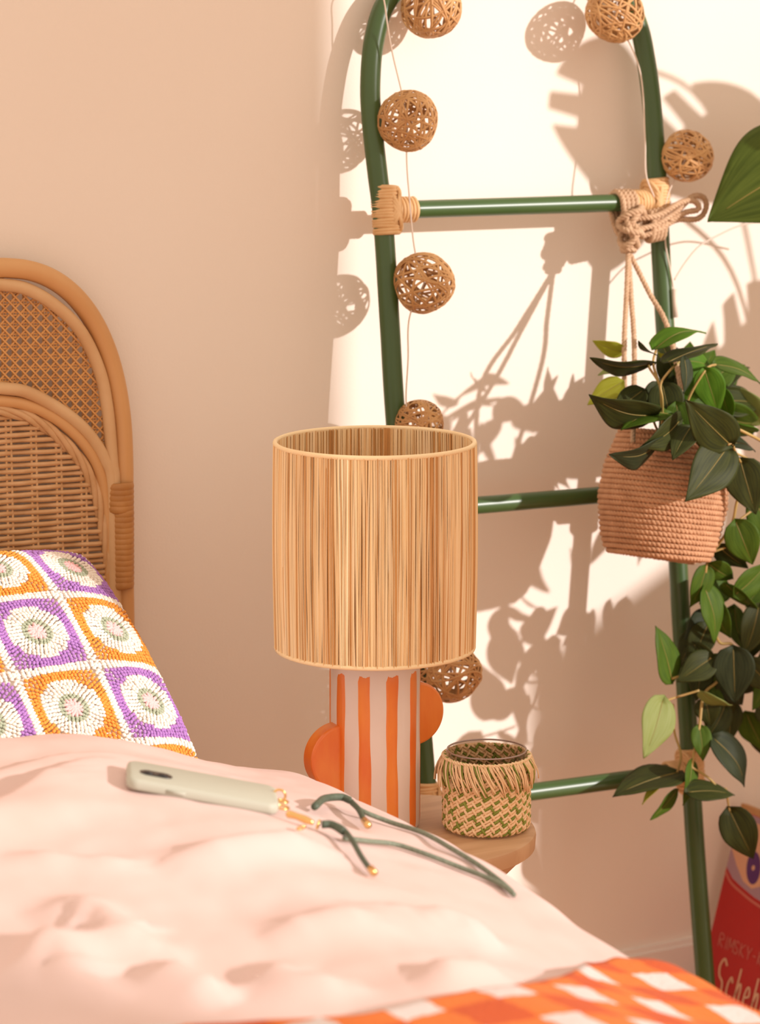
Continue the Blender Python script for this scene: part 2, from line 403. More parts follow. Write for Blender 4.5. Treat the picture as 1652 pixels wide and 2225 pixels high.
MB().tube(C1, .0082, 12).build('middle_arch', RAT_L, hb)
MB().tube(C2, .0082, 12).build('lower_arch', RAT_D, hb)
br = MB(); rope(br, Cb, .0085, .14, 4, 6, steps=40, rs=.0042)
br.build('braided_border', WICK, hb)
def zof(Cv):
    i = np.argsort(Cv[:, 0], kind='stable'); xs = Cv[i, 0]; zs = Cv[i, 2]
    def f(x):
        k = (Cv[:, 2] > .5); a = Cv[k]; i2 = np.argsort(a[:, 0]); return np.interp(x, a[i2, 0], a[i2, 2], -9, -9)
    return f
fi, f1, fb = zof(Ci), zof(C1), zof(Cb)
def inside_cane(x, z): return (z < fi(x)-.002) & (z > f1(x)+.002) & (fi(x) > 0) | ((z < fi(x)-.002) & (f1(x) < 0) & (fi(x) > 0) & (z > .9))
cn = MB()
def strip(mb, p0, p1, wd, d, th=.0007):
    p0 = np.array(p0); p1 = np.array(p1); t = norm(p1-p0); s_ = np.array([-t[1], t[0]])*wd/2
    c = [p0-s_, p1-s_, p1+s_, p0+s_]
    V = [(q[0], -d-th, q[1]) for q in c]+[(q[0], -d+th, q[1]) for q in c]
    mb.add(V, [(0,1,2,3),(0,4,5,1),(2,6,7,3),(1,5,6,2),(3,7,4,0)])
def clipline(p0, p1, wd, d):
    n = 220; k = np.linspace(0, 1, n); X = p0[0]+(p1[0]-p0[0])*k; Z = p0[1]+(p1[1]-p0[1])*k
    ok = inside_cane(X, Z); st = None
    for i in range(n):
        if ok[i] and st is None: st = i
        if (not ok[i] or i == n-1) and st is not None:
            if i-st > 1: strip(cn, (X[st], Z[st]), (X[i-1], Z[i-1]), wd, d)
            st = None
pt = .0140; tl = math.radians(1.6)
x0, x1, zb0, zb1 = -1.34, -.37, .80, 1.16
ROT = np.array([[math.cos(tl), math.sin(tl)], [-math.sin(tl), math.cos(tl)]]); PC = np.array([-.45, 1.0])
def rt(x, z): return PC+ROT@(np.array([x, z])-PC)
for i in range(int((x1-x0)/pt)+1):
    x = x0+i*pt
    for o in (-.0020, .0020): clipline(rt(x+o, zb0), rt(x+o, zb1), .0019, .0335)
for j in range(int((zb1-zb0)/pt)+1):
    z = zb0+j*pt
    for o in (-.0020, .0020): clipline(rt(x0, z+o), rt(x1, z+o), .0019, .0345)
W_ = x1-x0; H_ = zb1-zb0
for i in range(-int(H_/pt)-1, int((W_+H_)/pt)+1):
    a = x0+(i+.5)*pt
    clipline(rt(a, zb0), rt(a+H_, zb1), .0022, .0360)
    clipline(rt(a, zb0), rt(a-H_, zb1), .0022, .0372)
stuff(cn.build('cane_webbing', CANE, hb, smooth=False))
wk = MB(); tlw = math.radians(1.4)
xs0, xs1 = 2*XC+.378, -.385
row = 0; z = 1.0
while z > .50:
    xa = np.arange(xs0, xs1, .0058)
    zz = z-(xa+.45)*math.tan(tlw)
    okm = (zz < fb(xa)-.004) & (fb(xa) > 0) | ((fb(xa) < 0) & (xa > xs0+.02) & (xa < xs1-.02) & (zz < .62))
    lim = [x for x, k in zip(xa, okm) if k]
    if len(lim) > 4:
        xl = np.arange(lim[0], lim[-1]+.005, .0058); zl = z-(xl+.45)*math.tan(tlw)
        dd = .036+.0026*np.cos(xl*PI/.0345+(row % 2)*PI)+.0002*rng.normal(size=len(xl))
        zl = zl+.0004*np.sin(xl*30+row*.7)
        wk.tube(np.stack([xl, -dd, zl], 1), .0033, 6)
    z -= .0078; row += 1
stuff(wk.build('wicker_weave', WICK, hb))
sk_ = MB()
for i in range(40):
    x = xs0+.0172+i*.0345
    if x > xs1: break
    top = float(fb(x))-.004
    if top < .4: continue
    for o in (-.0035, .0035): sk_.tube([(x+o, -.036, .5), (x+o, -.036, top)], .0018, 6)
stuff(sk_.build('wicker_stakes', WICK, hb))
for side in (1, -1):
    wr = []
    for k in range(19):
        zc = aty(258, 1055+k*11.8, .036)[2]; pc = aty(258, 1055+k*11.8, .036)
        cx = pc[0]-.0015*min(k, 6)/6*0; a = .024 if k > 0 else .021; lf = aty(232-0*k, 1055+k*11.8, .036)[0] if k < 5 else aty(238, 1055, .036)[0]
        rg = aty(284.5, 1055+k*11.8, .036)[0]; cx = (lf+rg)/2; a = (rg-lf)/2
        pts = [((cx+a*math.cos(t))*1.0 if side == 1 else 2*XC-(cx+a*math.cos(t)), -.037+.0175*math.sin(t), zc+.0006*math.sin(3*t+k)) for t in np.linspace(0, 2*PI, 24, endpoint=False)]
        ctr = np.mean(np.array(pts), 0)
        MB().tube(pts, .0058, 8, closed=True, flat=.38, up=np.array(pts)-ctr).build('wrap_turn', WRAP, hb)

# ------------------------------------------------------------------ crochet cushion
cu = thing('crochet_cushion', 'crochet granny square cushion in violet, orange and cream leaning on the headboard', 'cushion', (-.66,-.30,.45))
ln = math.radians(50)
E1 = np.array([1.0, 0, 0]); E2 = np.array([0, -math.sin(ln), -math.cos(ln)]); EN = np.array([0, -math.cos(ln), math.sin(ln)])
rl = math.radians(-3); E1, E2 = E1*math.cos(rl)+E2*math.sin(rl), E2*math.cos(rl)-E1*math.sin(rl)
SQ = .121; NS = 4; HS = NS*SQ/2; TH = .085
PM = aty(80, 1374, .30)
def prof(u): return max(0.0, 1-abs(u)**2.6)**.55
def cush(a, b, off=0.0, back=1):         # a, b in -1..1
    sh = 1-.10*abs(b)**2*0; ax = HS*.90*(a-.06*a*b*b); bx = HS*.97*(b-.06*b*a*a)
    h = TH*(prof(a)*prof(b))**.75
    return PCC+E1*ax+E2*bx+EN*(h*back)
PCC = np.zeros(3); PCC = PM-cush(.25, -.25)
def cnrm(a, b):
    e = .01; a = min(max(a, -.985), .985); b = min(max(b, -.985), .985)
    return norm(np.cross(cush(a+e, b)-cush(a-e, b), cush(a, b+e)-cush(a, b-e)))*-1
if cnrm(0, 0)@EN < 0: SGN = -1
else: SGN = 1
ng = 41; qa = np.sin(np.linspace(-PI/2, PI/2, ng))
bodym = MB()
for bk, fl in ((1, False), (-1, True)):
    G = np.array([[cush(a, b_, 0, bk)-EN*.003*bk for a in qa] for b_ in qa]); bodym.grid(G, flip=fl)
bodym.build('cushion_body', YARN['w'], cu)
def ring_xy(k, K, ang):                # ring k of K, growing from round to square
    r = (k+.5)/K; c, s_ = math.cos(ang), math.sin(ang)
    m_ = max(abs(c), abs(s_)); sq = 1/m_
    f = max(0, (r-.45)/.55)**.9
    q = (1-f)+f*(sq**.96)
    return r*q*c, r*q*s_
K = 14
RC = ['k','k','g','g','w','w','w','w',None,None,None]
SQMAT = [YARN['k'], YARN['g'], YARN['w'], YARN['o'], YARN['v']]; MI = {'k':0,'g':1,'w':2,'o':3,'v':4}
for r_ in range(NS):
    for c_ in range(NS):
        mb = MB(); colr = 'v' if (r_+c_) % 2 == 1 else 'o'
        for k in range(K+1):
            rad = (k+.5)/K
            cnt = max(8, int(2*PI*rad*K*.80*(1.13 if k > 8 else 1)))
            if k in (0, 1): cnt = 9+3*k
            for i in range(cnt):
                an = 2*PI*(i+.5*(k % 2))/cnt
                px, py = ring_xy(min(k, K), K, an)
                lx, ly = px*.985, py*.985
                if max(abs(lx), abs(ly)) > 1.0: lx, ly = np.clip(lx, -.995, .995), np.clip(ly, -.995, .995)
                cheb = max(abs(lx), abs(ly)); rr_ = math.hypot(lx, ly)
                if k >= K or cheb > .91: key = 'w'
                elif k < 3: key = 'k'
                elif k < 5: key = 'g'
                elif rr_ < .71 + .025*math.sin(an*9): key = 'w'
                else: key = colr
                a = ((c_+.5+lx*.5)/NS)*2-1; b_ = ((r_+.5+ly*.5)/NS)*2-1
                a = min(max(a, -.992), .992); b_ = min(max(b_, -.992), .992)
                p0 = cush(a, b_); nn = cnrm(a, b_)*SGN
                ta = norm(E1*math.cos(an)+E2*math.sin(an)); ta = norm(ta-nn*(ta@nn)); tb = np.cross(nn, ta)
                le = .0035 if k > 2 else .0048
                j = .25*rng.normal()
                ta2 = ta*math.cos(j)+tb*math.sin(j); tb2 = np.cross(nn, ta2)
                mb.blob(p0+nn*.0008+rng.normal(size=3)*.0003, (ta2*le, tb2*.0024, nn*.0022), MI[key], 6, 4)
        mb.build('granny_square', SQMAT, cu)

# ------------------------------------------------------------------ side table
TZ = .488; TC = atz(884, 1800, TZ)
st = thing('side_table', 'small round pale oak side table beside the bed', 'table', (TC[0], TC[1], 0))
RT_ = .161
top = [(0,TZ),(RT_-.004,TZ),(RT_-.001,TZ-.0015),(RT_,TZ-.005),(RT_-.001,TZ-.020),(RT_-.004,TZ-.022),(0,TZ-.022)]
MB().lathe(top, (TC[0],TC[1],0), 96).build('table_top', WOOD, st).modifiers.new('edge', 'EDGE_SPLIT').split_angle = math.radians(28)
MB().lathe([(RT_-.006,TZ-.021),(RT_-.012,TZ-.026),(.075,TZ-.105),(.045,TZ-.15),(0,TZ-.15)], (TC[0],TC[1],0), 64).build('tapered_underside', WOOD, st).modifiers.new('edge', 'EDGE_SPLIT').split_angle = math.radians(28)
MB().lathe([(.044,TZ-.148),(.036,TZ-.22),(.036,.05),(.05,.02),(0,.02)], (TC[0],TC[1],0), 40).build('pedestal', WOOD, st)
MB().lathe([(0,0),(.13,0),(.135,.008),(.13,.02),(.04,.03),(0,.03)], (TC[0],TC[1],0), 64).build('foot', WOOD, st)

# ------------------------------------------------------------------ lamp
LB = atz(815, 1793, TZ); LX, LY = LB[0], LB[1]
lp = thing('table_lamp', 'striped orange ceramic table lamp with raffia drum shade', 'lamp', (LX, LY, TZ))
dl = np.array([LX, LY, .8])-CAM; sc = FPX/(dl@FW)            # pixels per metre at the lamp
RB = 98.5/sc; zb = TZ; ztop = zat(LX, LY, 1405)+.03
MB().lathe([(0,zb),(RB-.004,zb),(RB-.001,zb+.002),(RB,zb+.006),(RB,ztop-.006),(RB-.003,ztop-.001),(RB-.006,ztop),(0,ztop)], (LX,LY,0), 96).build('lamp_base', CERW, lp)
cam_az = math.atan2(-dl[1], -dl[0])                     # direction lamp -> camera
def saz(deg): return cam_az+math.radians(deg)             # positive to the right in the photo
zs1 = zat(LX, LY, 1462)+.013
for k in range(10):
    a0 = -13.4+36*k; mb = MB(); nz_ = 26; na = 7
    P = np.zeros((nz_, na, 3))
    for j in range(nz_):
        t = j/(nz_-1); zz = zb+.004+(zs1-.008-zb)*t
        hw = 8.4+.5*math.sin(t*7+k)+.35*math.sin(t*19+k*2); sh = .7*math.sin(t*5+k*1.7)
        if j == nz_-1: hw *= .93
        for i in range(na):
            a = saz(a0+sh+hw*(2*i/(na-1)-1)); rr = RB+.0007*(1 if 0 < i < na-1 and 0 < j < nz_-1 else -.3)
            P[j, i] = (LX+rr*math.cos(a), LY+rr*math.sin(a), zz+(.0015*math.sin(i*1.3+k) if j == nz_-1 else 0))
    mb.grid(P).build('painted_stripe', CERO, lp)
def disc(az, py, rad, name):
    a = saz(az); d_ = np.array([math.cos(a), math.sin(a), 0]); n_ = np.array([-math.sin(a), math.cos(a), 0]); zc = zat(LX+d_[0]*RB, LY+d_[1]*RB, py)
    mb = MB(); th = .0125; bv = .003; prof_ = [(rad-bv, -th), (rad-.0008, -th+bv*.4), (rad, -th+bv), (rad, th-bv), (rad-.0008, th-bv*.4), (rad-bv, th)]
    c = np.array([LX, LY, zc])+d_*(RB-.004); nn = 40; V = []; fs = []
    for i in range(nn+1):
        t = -PI/2+PI*i/nn
        for r_, h in prof_: V.append(c+d_*(r_*math.cos(t))+np.array([0, 0, r_*math.sin(t)])+n_*h)
    m_ = len(prof_)
    for i in range(nn):
        for k in range(m_-1): fs.append((i*m_+k, i*m_+k+1, (i+1)*m_+k+1, (i+1)*m_+k))
    cA = len(V); V.append(c+n_*-th); V.append(c+n_*th)
    for i in range(nn): fs.append((cA, i*m_, (i+1)*m_)); fs.append((cA+1, (i+1)*m_+m_-1, i*m_+m_-1))
    mb.add(V, fs); o = mb.build(name, CERO, lp, smooth=True)
    m = o.modifiers.new('edge', 'EDGE_SPLIT'); m.split_angle = math.radians(20)
disc(-62, 1645, 75/sc, 'half_disc_handle'); disc(118, 1546, 71/sc, 'half_disc_handle')
RS = 216/sc; S0 = zat(LX, LY, 1402); S1 = zat(LX, LY, 963)
shd = MB().lathe([(RS-.0025,S0+.001),(RS-.0008,S0+.001),(RS-.0008,S1-.001),(RS-.0025,S1-.001)], (LX,LY,0), 96, closed=True).build('lamp_shade', LINER, lp)
rf = MB()
def raffia(n, rad, sgn, wmin, wmax, lift):
    for i in range(n):
        a = 2*PI*(i+rng.uniform(-.35, .35))/n; wd = rng.uniform(wmin, wmax); ph = rng.uniform(0, 6); am = rng.uniform(.001, .009); tw = rng.uniform(-.012, .012)
        l = lift*rng.uniform(.2, 1.0); mi = int(rng.choice(4, p=[.42, .25, .13, .20])); nz_ = 9; V = []; fs = []
        z0 = S0-.001; z1 = S1+.001
        for j in range(nz_):
            t = j/(nz_-1); zz = z0+(z1-z0)*t; ww = wd*(1+.25*math.sin(t*9+ph)); c = a+am*math.sin(t*4+ph)+tw*(t-.5)
            bulge = .0030*math.sin(PI*t)-.0010*(0 < 1) ; rr = rad+sgn*l
            for q, dr in ((-1, -.0006), (0, .0005), (1, -.0006)):
                an = c+q*ww/rad/2; r3 = rr+sgn*dr+bulge*.6*(.6+.4*math.sin(a*2.3+1)); V.append((LX+r3*math.cos(an), LY+r3*math.sin(an), zz))
        for j in range(nz_-1):
            for q in range(2): fs.append((j*3+q, j*3+q+1, (j+1)*3+q+1, (j+1)*3+q))
        rf.add(V, fs, mi)
raffia(400, RS+.0002, 1, .0017, .0030, .0008)
raffia(200, RS+.0010, 1, .0008, .0024, .0010)
raffia(60, RS+.0020, 1, .0006, .0012, .0008)
o = rf.build('raffia_covering', RAF, shd, smooth=False); stuff(o); o['label'] = 'vertical honey raffia strands covering the shade'
rf = MB(); raffia(300, RS-.0030, -1, .0015, .0028, .0008); stuff(rf.build('raffia_lining', RAF, shd, smooth=False))
for zz in (S0-.001, S1+.001):
    mb = MB(); mb.tube([(LX+(RS-.0005)*math.cos(t), LY+(RS-.0005)*math.sin(t), zz) for t in np.linspace(0, 2*PI, 96, endpoint=False)], .0030, 8, closed=True)
    mb.build('shade_rim', RAF[0], shd)
MB().lathe([(0,ztop),(.016,ztop),(.016,ztop+.05),(.012,ztop+.055),(0,ztop+.055)], (LX,LY,0), 24).build('lamp_socket', CERW, lp)

# ------------------------------------------------------------------ candle jar with straw sleeve
CB = atz(1057, 1799, TZ); CX, CY = CB[0], CB[1]
jar = thing('candle_jar', 'glass jar in a fringed straw and green woven sleeve on the side table', 'jar', (CX, CY, TZ))
RJ = .0515; JT = zat(CX, CY, 1627)
MB().lathe([(0,TZ+.002),(RJ-.006,TZ+.002),(RJ-.002,TZ+.006),(RJ-.001,TZ+.012),(RJ-.001,JT-.003),(RJ-.0015,JT-.0005),(RJ-.0025,JT),(RJ-.0035,JT-.0005),(RJ-.004,JT-.003),(RJ-.004,TZ+.014),(RJ-.010,TZ+.009),(0,TZ+.009)], (CX,CY,0), 72).build('glass', GLASS, jar)
RIMG = mat('glass_rim_tint', (.34,.24,.20), .08, spec=.8, coat=.5)
MB().tube([(CX+(RJ-.0025)*math.cos(t), CY+(RJ-.0025)*math.sin(t), JT-.0006) for t in np.linspace(0, 2*PI, 72, endpoint=False)], .0011, 8, closed=True).build('glass_rim', RIMG, jar)
SB, SH = TZ+.003, JT-.0068
def helix(n, slope, phase, mats_fn, hz=(SB, SH)):
    out = {0: MB(), 1: MB()}
    L_ = hz[1]-hz[0]
    for i in range(n):
        m_ = mats_fn(i); N_ = 64; t = np.linspace(0, 1, N_); z_ = hz[0]+L_*t
        a = 2*PI*i/n+slope*t
        rr = RJ+.0014+.0011*np.cos((a*NW+t*KW)*1.0+phase)
        rr = rr-.004*(1-np.clip(t/.06, 0, 1))**2
        out[m_].tube(np.stack([CX+rr*np.cos(a), CY+rr*np.sin(a), z_], 1), .00185, 5, mat=m_)
    return out
NW, KW = 30, 0.0
A = helix(54, 2.6, 0, lambda i: 1 if i % 3 == 0 else 0)
B = helix(54, -1.25, PI, lambda i: 1 if i % 5 in (1,) else 0)
sl = MB()
for D in (A, B):
    for k in (0, 1): sl.add(D[k].v, D[k].f, k)
o = sl.build('woven_sleeve', [JUTEC, JUTEG], jar); stuff(o)
fg = MB()
for i in range(190):
    a = 2*PI*i/190+rng.uniform(-.02, .02); L_ = rng.uniform(.026, .040); lean = rng.uniform(.12, .42); fl = rng.uniform(.001, .004)+(.006 if rng.uniform() < .12 else 0)
    pts = []
    for t in np.linspace(0, 1, 6):
        aa = a+lean*t*.9; rr = RJ+.0035+fl*t+.003*math.sin(PI*t); pts.append((CX+rr*math.cos(aa), CY+rr*math.sin(aa), SH-.001-L_*t))
    fg.tube(pts, .00105, 4, mat=1 if i % 9 == 0 or i % 23 == 4 else 0)
stuff(fg.build('fringe', [JUTEC, JUTEG], jar))
bd = MB(); rope(bd, [(CX+(RJ+.003)*math.cos(t), CY+(RJ+.003)*math.sin(t), SH-.001) for t in np.linspace(0, 2*PI, 80)], .0021, .009, 2, 5)
bd.build('sleeve_edge', JUTEC, jar)

# ------------------------------------------------------------------ ladder
ld = thing('bamboo_ladder', 'green lacquered arched ladder leaning on the sunlit wall', 'ladder', (.20,-.20,0))
PR = .0138
pxl = [(938,1850),(922,1650),(888,1250),(859,900),(847,700),(833,480),(821,380),(808,260),(805,180),(813,90),(840,5)]
left = [lad(x, y) for x, y in pxl]
bl = left[0]; left = [np.array([bl[0]+.006, -(LD+LK*(LZ-.0)), 0.0])]+left
pxr = [(1535,2150),(1512,1850),(1497,1600),(1478,1300),(1457,900),(1440,620),(1430,420),(1419,250),(1404,130),(1382,40)]
right = [lad(x, y) for x, y in pxr]
br_ = right[0]; right = [np.array([br_[0]+.004, -(LD+LK*(LZ-.0)), 0.0])]+right
zt = max(left[-1][2], right[-1][2])+.075
topc = [np.array([x, -(LD+LK*(LZ-z)), z]) for x, z in ((.045, zt-.028), (.10, zt), (.30, zt), (.355, zt-.028))]
path = spline(left+topc+right[::-1], 8)
MB().tube(path, PR, 16).build('arched_rail', GREEN, ld)
RUNGS = [((838,457),(1428,438)), ((868,1112),(1470,1062)), ((925,1752),(1503,1674))]
for (a, b_) in RUNGS:
    p, q = lad(*a), lad(*b_)
    MB().tube([p+(q-p)*t for t in np.linspace(0, 1, 10)], .0122, 16).build('rung', GREEN, ld)
    for e, (c, dr) in enumerate(((p, norm(q-p)), (q, norm(p-q)))):
        mb = MB(); ax = norm(np.array([.0, LK, 1.0])); side = np.cross(ax, dr)
        mb.tube([c-ax*.030, c-ax*.01, c+ax*.01, c+ax*.030], PR+.0012, 20); mb.tube([c+dr*.005, c+dr*.02, c+dr*.042], .0122+.0012, 20)
        for k in range(15):                                        # turns round the rail
            h = (k-7)*.0043; ti = .10*math.sin(k*2.1)
            pts = [c+ax*(h+ti*.012*math.cos(t))+(dr*math.cos(t)+side*math.sin(t))*(PR+.0026) for t in np.linspace(0, 2*PI, 20, endpoint=False)]
            mb.tube(pts, .0032, 5, closed=True)
        for k in range(6):                                         # turns round the rung
            pts = [c+dr*(.016+k*.0052)+(ax*math.cos(t)+side*math.sin(t))*(.0122+.003) for t in np.linspace(0, 2*PI, 20, endpoint=False)]
            mb.tube(pts, .0030, 5, closed=True)
        for k in range(6):                                         # crossing turns
            s2 = 1 if k % 2 else -1; o2 = (k//2-1)*.006
            pts = [c+ax*(s2*.024*math.cos(t)+o2)+dr*((PR+.004)*.55*math.cos(t)+.008)+side*((PR+.0062)*math.sin(t)) for t in np.linspace(0, 2*PI, 22, endpoint=False)]
            mb.tube(pts, .0030, 5, closed=True)
        mb.build('rattan_lashing', BIND, ld)

# ------------------------------------------------------------------ string of rattan balls
ga = thing('ball_garland', 'string of woven rattan balls hung along the green ladder', 'garland', (.20,-.10,.6))
def ball_mesh(seed, R=.040):
    g = np.random.default_rng(seed); mb = MB(); bumps = [(norm(g.normal(size=3)), g.uniform(-.10, .09)) for _ in range(9)]
    for i in range(30):
        n_ = norm(g.normal(size=3)); o_ = g.uniform(-.5, .5) if i > 10 else g.uniform(-.85, .85)
        a = norm(np.cross(n_, (.3, .5, .8))); b_ = np.cross(n_, a); cr = math.sqrt(1-o_*o_); pts = []; ups = []
        for t in np.linspace(0, 2*PI, 34, endpoint=False):
            d_ = norm(n_*o_+(a*math.cos(t)+b_*math.sin(t))*cr)
            f = 1+sum(h*max(0, d_@c)**5 for c, h in bumps)
            pts.append(d_*R*f*g.uniform(.965, 1.0)); ups.append(d_)
        p = np.array(pts); p = (np.roll(p, 1, 0)+p*2+np.roll(p, -1, 0))/4
        mb.tube(p, .0021, 4, closed=True, flat=.45, up=np.array(ups))
    return mb
BALLS = [((937,18),.03,.0415,1), ((886,264),.03,.0415,2), ((922,615),.03,.0415,3), ((912,921),.026,.0335,1), ((980,1462),.030,.0415,4), ((1336,32),.035,.0415,2), ((1494,338),.03,.0375,3)]
bms = {}
for k, ((x, y), off, R, sd_) in enumerate(BALLS):
    c = lad(x, y, off)
    if sd_ not in bms:
        o = ball_mesh(sd_).build('rattan_ball', BALL, ga, origin=(0,0,0)); bms[sd_] = o.data
    else:
        o = bpy.data.objects.new('rattan_ball', bms[sd_]); COL.objects.link(o); o.parent = ga
    o.location = c-OFF[ga.name]; o.scale = (R/.040,)*3; o.rotation_euler = (k*.9, k*1.7, k*.6)
cm = MB()
def cordline(pp, off=.03, r=.0011): cm.tube(spline([lad(x, y, o if (o := (q[0] if q else off)) is not None else off) for x, y, *q in pp], 10), r, 6)
cordline([(900,-60),(836,-40),(838,20),(852,110),(872,195),(886,264)])
cordline([(886,264),(884,345),(890,430),(901,540),(922,615)])
cordline([(922,615),(890,690),(887,780),(884,885),(912,921)])
cordline([(912,921),(930,1100),(960,1350),(980,1462)])
cordline([(937,18),(870,-60),(900,-90),(1330,-90),(1336,32)])
cordline([(1336,32),(1390,150),(1402,300),(1404,378),(1422,428)])
cordline([(1494,338),(1450,430),(1446,520),(1458,590),(1466,640),(1468,690)], .018)
cordline([(1466,608),(1490,570),(1520,535),(1560,512),(1610,490),(1660,484),(1740,500)], .018, .0012)
cm.build('cord', CORD, ga)
MB().tube([lad(1466, 628, .018), lad(1469, 690, .018)], .0035, 8).build('cord_plug', CORD, ga)

# ------------------------------------------------------------------ hanging basket planter
PD = .225
PT = aty(1440, 1105, PD); pa = thing('hanging_planter', 'jute rope basket planter hanging from the top rung of the ladder', 'planter', tuple(aty(1430,1215,PD)))
tz_ = math.radians(7); AX = norm(np.array([math.sin(tz_)*.9*.866, -math.sin(tz_)*.45, math.cos(tz_)]))   # basket axis, tipped
AX = norm(UP*math.cos(tz_)+RT*math.sin(tz_)); B1 = norm(np.cross(np.array([0, 1.0, 0]), AX)); B2 = np.cross(AX, B1)
BC = aty(1428, 1212, PD)
prof_r = lambda t: np.interp(t, [0, .04, .15, .45, .7, 1.0], [.0640, .0715, .0790, .0885, .0850, .0700])
BH = .172; turns = 24
tt = np.linspace(0, 1, turns*40); ang = tt*turns*2*PI
dent = lambda a, t: 1-.05*np.exp(-((np.mod(a-2.2, 2*PI)-PI)**2)/.5)*np.sin(PI*t)
sp_ = np.array([BC+AX*(BH*t)+(B1*math.cos(a)+B2*math.sin(a))*(prof_r(t)*dent(a, t)) for t, a in zip(tt, ang)])
mb = MB(); rope(mb, sp_, .0046, .0120, 2, 5, steps=6, rs=.0031)
stuff(mb.build('coiled_basket', BASK, pa))
mb = MB()
G = np.array([[BC+AX*(BH*t)+(B1*math.cos(a)+B2*math.sin(a))*(float(prof_r(t))-.003) for a in np.linspace(0, 2*PI, 41)] for t in np.linspace(0, 1, 9)])
mb.grid(G)
mb.add([BC+AX*.002+(B1*math.cos(a)+B2*math.sin(a))*.066 for a in np.linspace(0, 2*PI, 40, endpoint=False)], [tuple(range(40))])
mb.build('basket_wall', BASK, pa)
mb = MB(); mb.add([BC+AX*(BH*.82)+(B1*math.cos(a)+B2*math.sin(a))*.078 for a in np.linspace(0, 2*PI, 40, endpoint=False)], [tuple(range(40))])
mb.build('moss_filler', SOIL, pa)
kn = lad(1366, 545, .02)
rim = lambda deg: BC+AX*(BH*.99)+(B1*math.cos(math.radians(deg))+B2*math.sin(math.radians(deg)))*.070
def rp(pp, R=.0040, pitch=.016): 
    mb = MB(); rope(mb, spline(pp, 10), R, pitch, 3, 5); return mb.build('rope', ROPE, pa)
rimpts = [rim(d) for d in (150, 205, 30, -40)]
lft = [aty(1359, 960, PD-.04), aty(1376, 962, PD+.03), aty(1500, 950, PD), aty(1520, 955, PD+.01)]
for tgt, (mx_, my_) in zip(lft, ((1357,760),(1379,760),(1456,726),(1470,775))):
    pm_ = aty(mx_, my_, .12+.09*(my_-545)/420+(.01 if mx_ < 1400 else 0)); 
    if mx_ == 1470: continue
    rp([kn, kn*.5+pm_*.5, pm_, tgt])
rg = lambda x, y, s_: lad(x, y, s_)
R1 = lad(1345, 443); rd = norm(lad(1428,438)-lad(838,457)); ax = norm(np.array([0, LK, 1.0])); sd2 = np.cross(ax, rd)
if sd2[1] > 0: sd2 = -sd2
knot = MB()
for k in range(4):                                   # turns over the rung
    c = R1+rd*(k*.0075-.004)
    pts = [c+(ax*math.cos(t)+sd2*math.sin(t))*.0170-ax*(.026*max(0, -math.cos(t))**2)+rd*(.008*max(0, -math.cos(t))*(1.5-k)*.3) for t in np.linspace(0, 2*PI, 30)]
    rope(knot, pts, .0046, .016, 3, 5)
kc = lad(1372, 492, .022)
for k in range(7):                                   # the lump of the knot
    n_ = norm(np.array([math.sin(k*1.9), math.cos(k*2.3)*.6, math.sin(k*.8+1)])); a = norm(np.cross(n_, (.2, .4, .9))); b_ = np.cross(n_, a)
    q = kc+np.array([.004*math.sin(k*2), 0, .012*math.cos(k*1.6)])
    rope(knot, [q+(a*math.cos(t)+b_*math.sin(t)*1.25)*(.0150) for t in np.linspace(0, 2*PI, 26)], .0052, .016, 3, 5)
for k in range(3): 
    q = lad(1366, 528+k*8, .020); rope(knot, [q+np.array([math.cos(t)*.0085, math.sin(t)*.0085, .002*math.cos(t+k)]) for t in np.linspace(0, 2*PI, 22)], .0042, .016, 3, 5)
for k in range(4):
    q = lad(1412+k*9, 492-k*2, .022); a_ = .5+k*.16
    rope(knot, [q+(RT*math.cos(a_)*math.sin(t)*.006+UP*math.cos(t)*.020+FW*math.sin(t)*-.012) for t in np.linspace(0, 2*PI, 24)], .0048, .016, 3, 5)
knot.build('knot', ROPE, pa)
rp([lad(1372,500,.03), lad(1420,490,.036), lad(1470,460,.035), lad(1505,428,.032), lad(1530,430,.03), lad(1534,455,.03), lad(1515,476,.03), lad(1470,478,.034), lad(1430,500,.034), lad(1400,512,.03)], .0046)
rp([lad(1380,475,.03), lad(1430,468,.04), lad(1480,440,.04), lad(1510,438,.038), lad(1518,455,.036), lad(1490,462,.036), lad(1455,480,.036)], .0046)

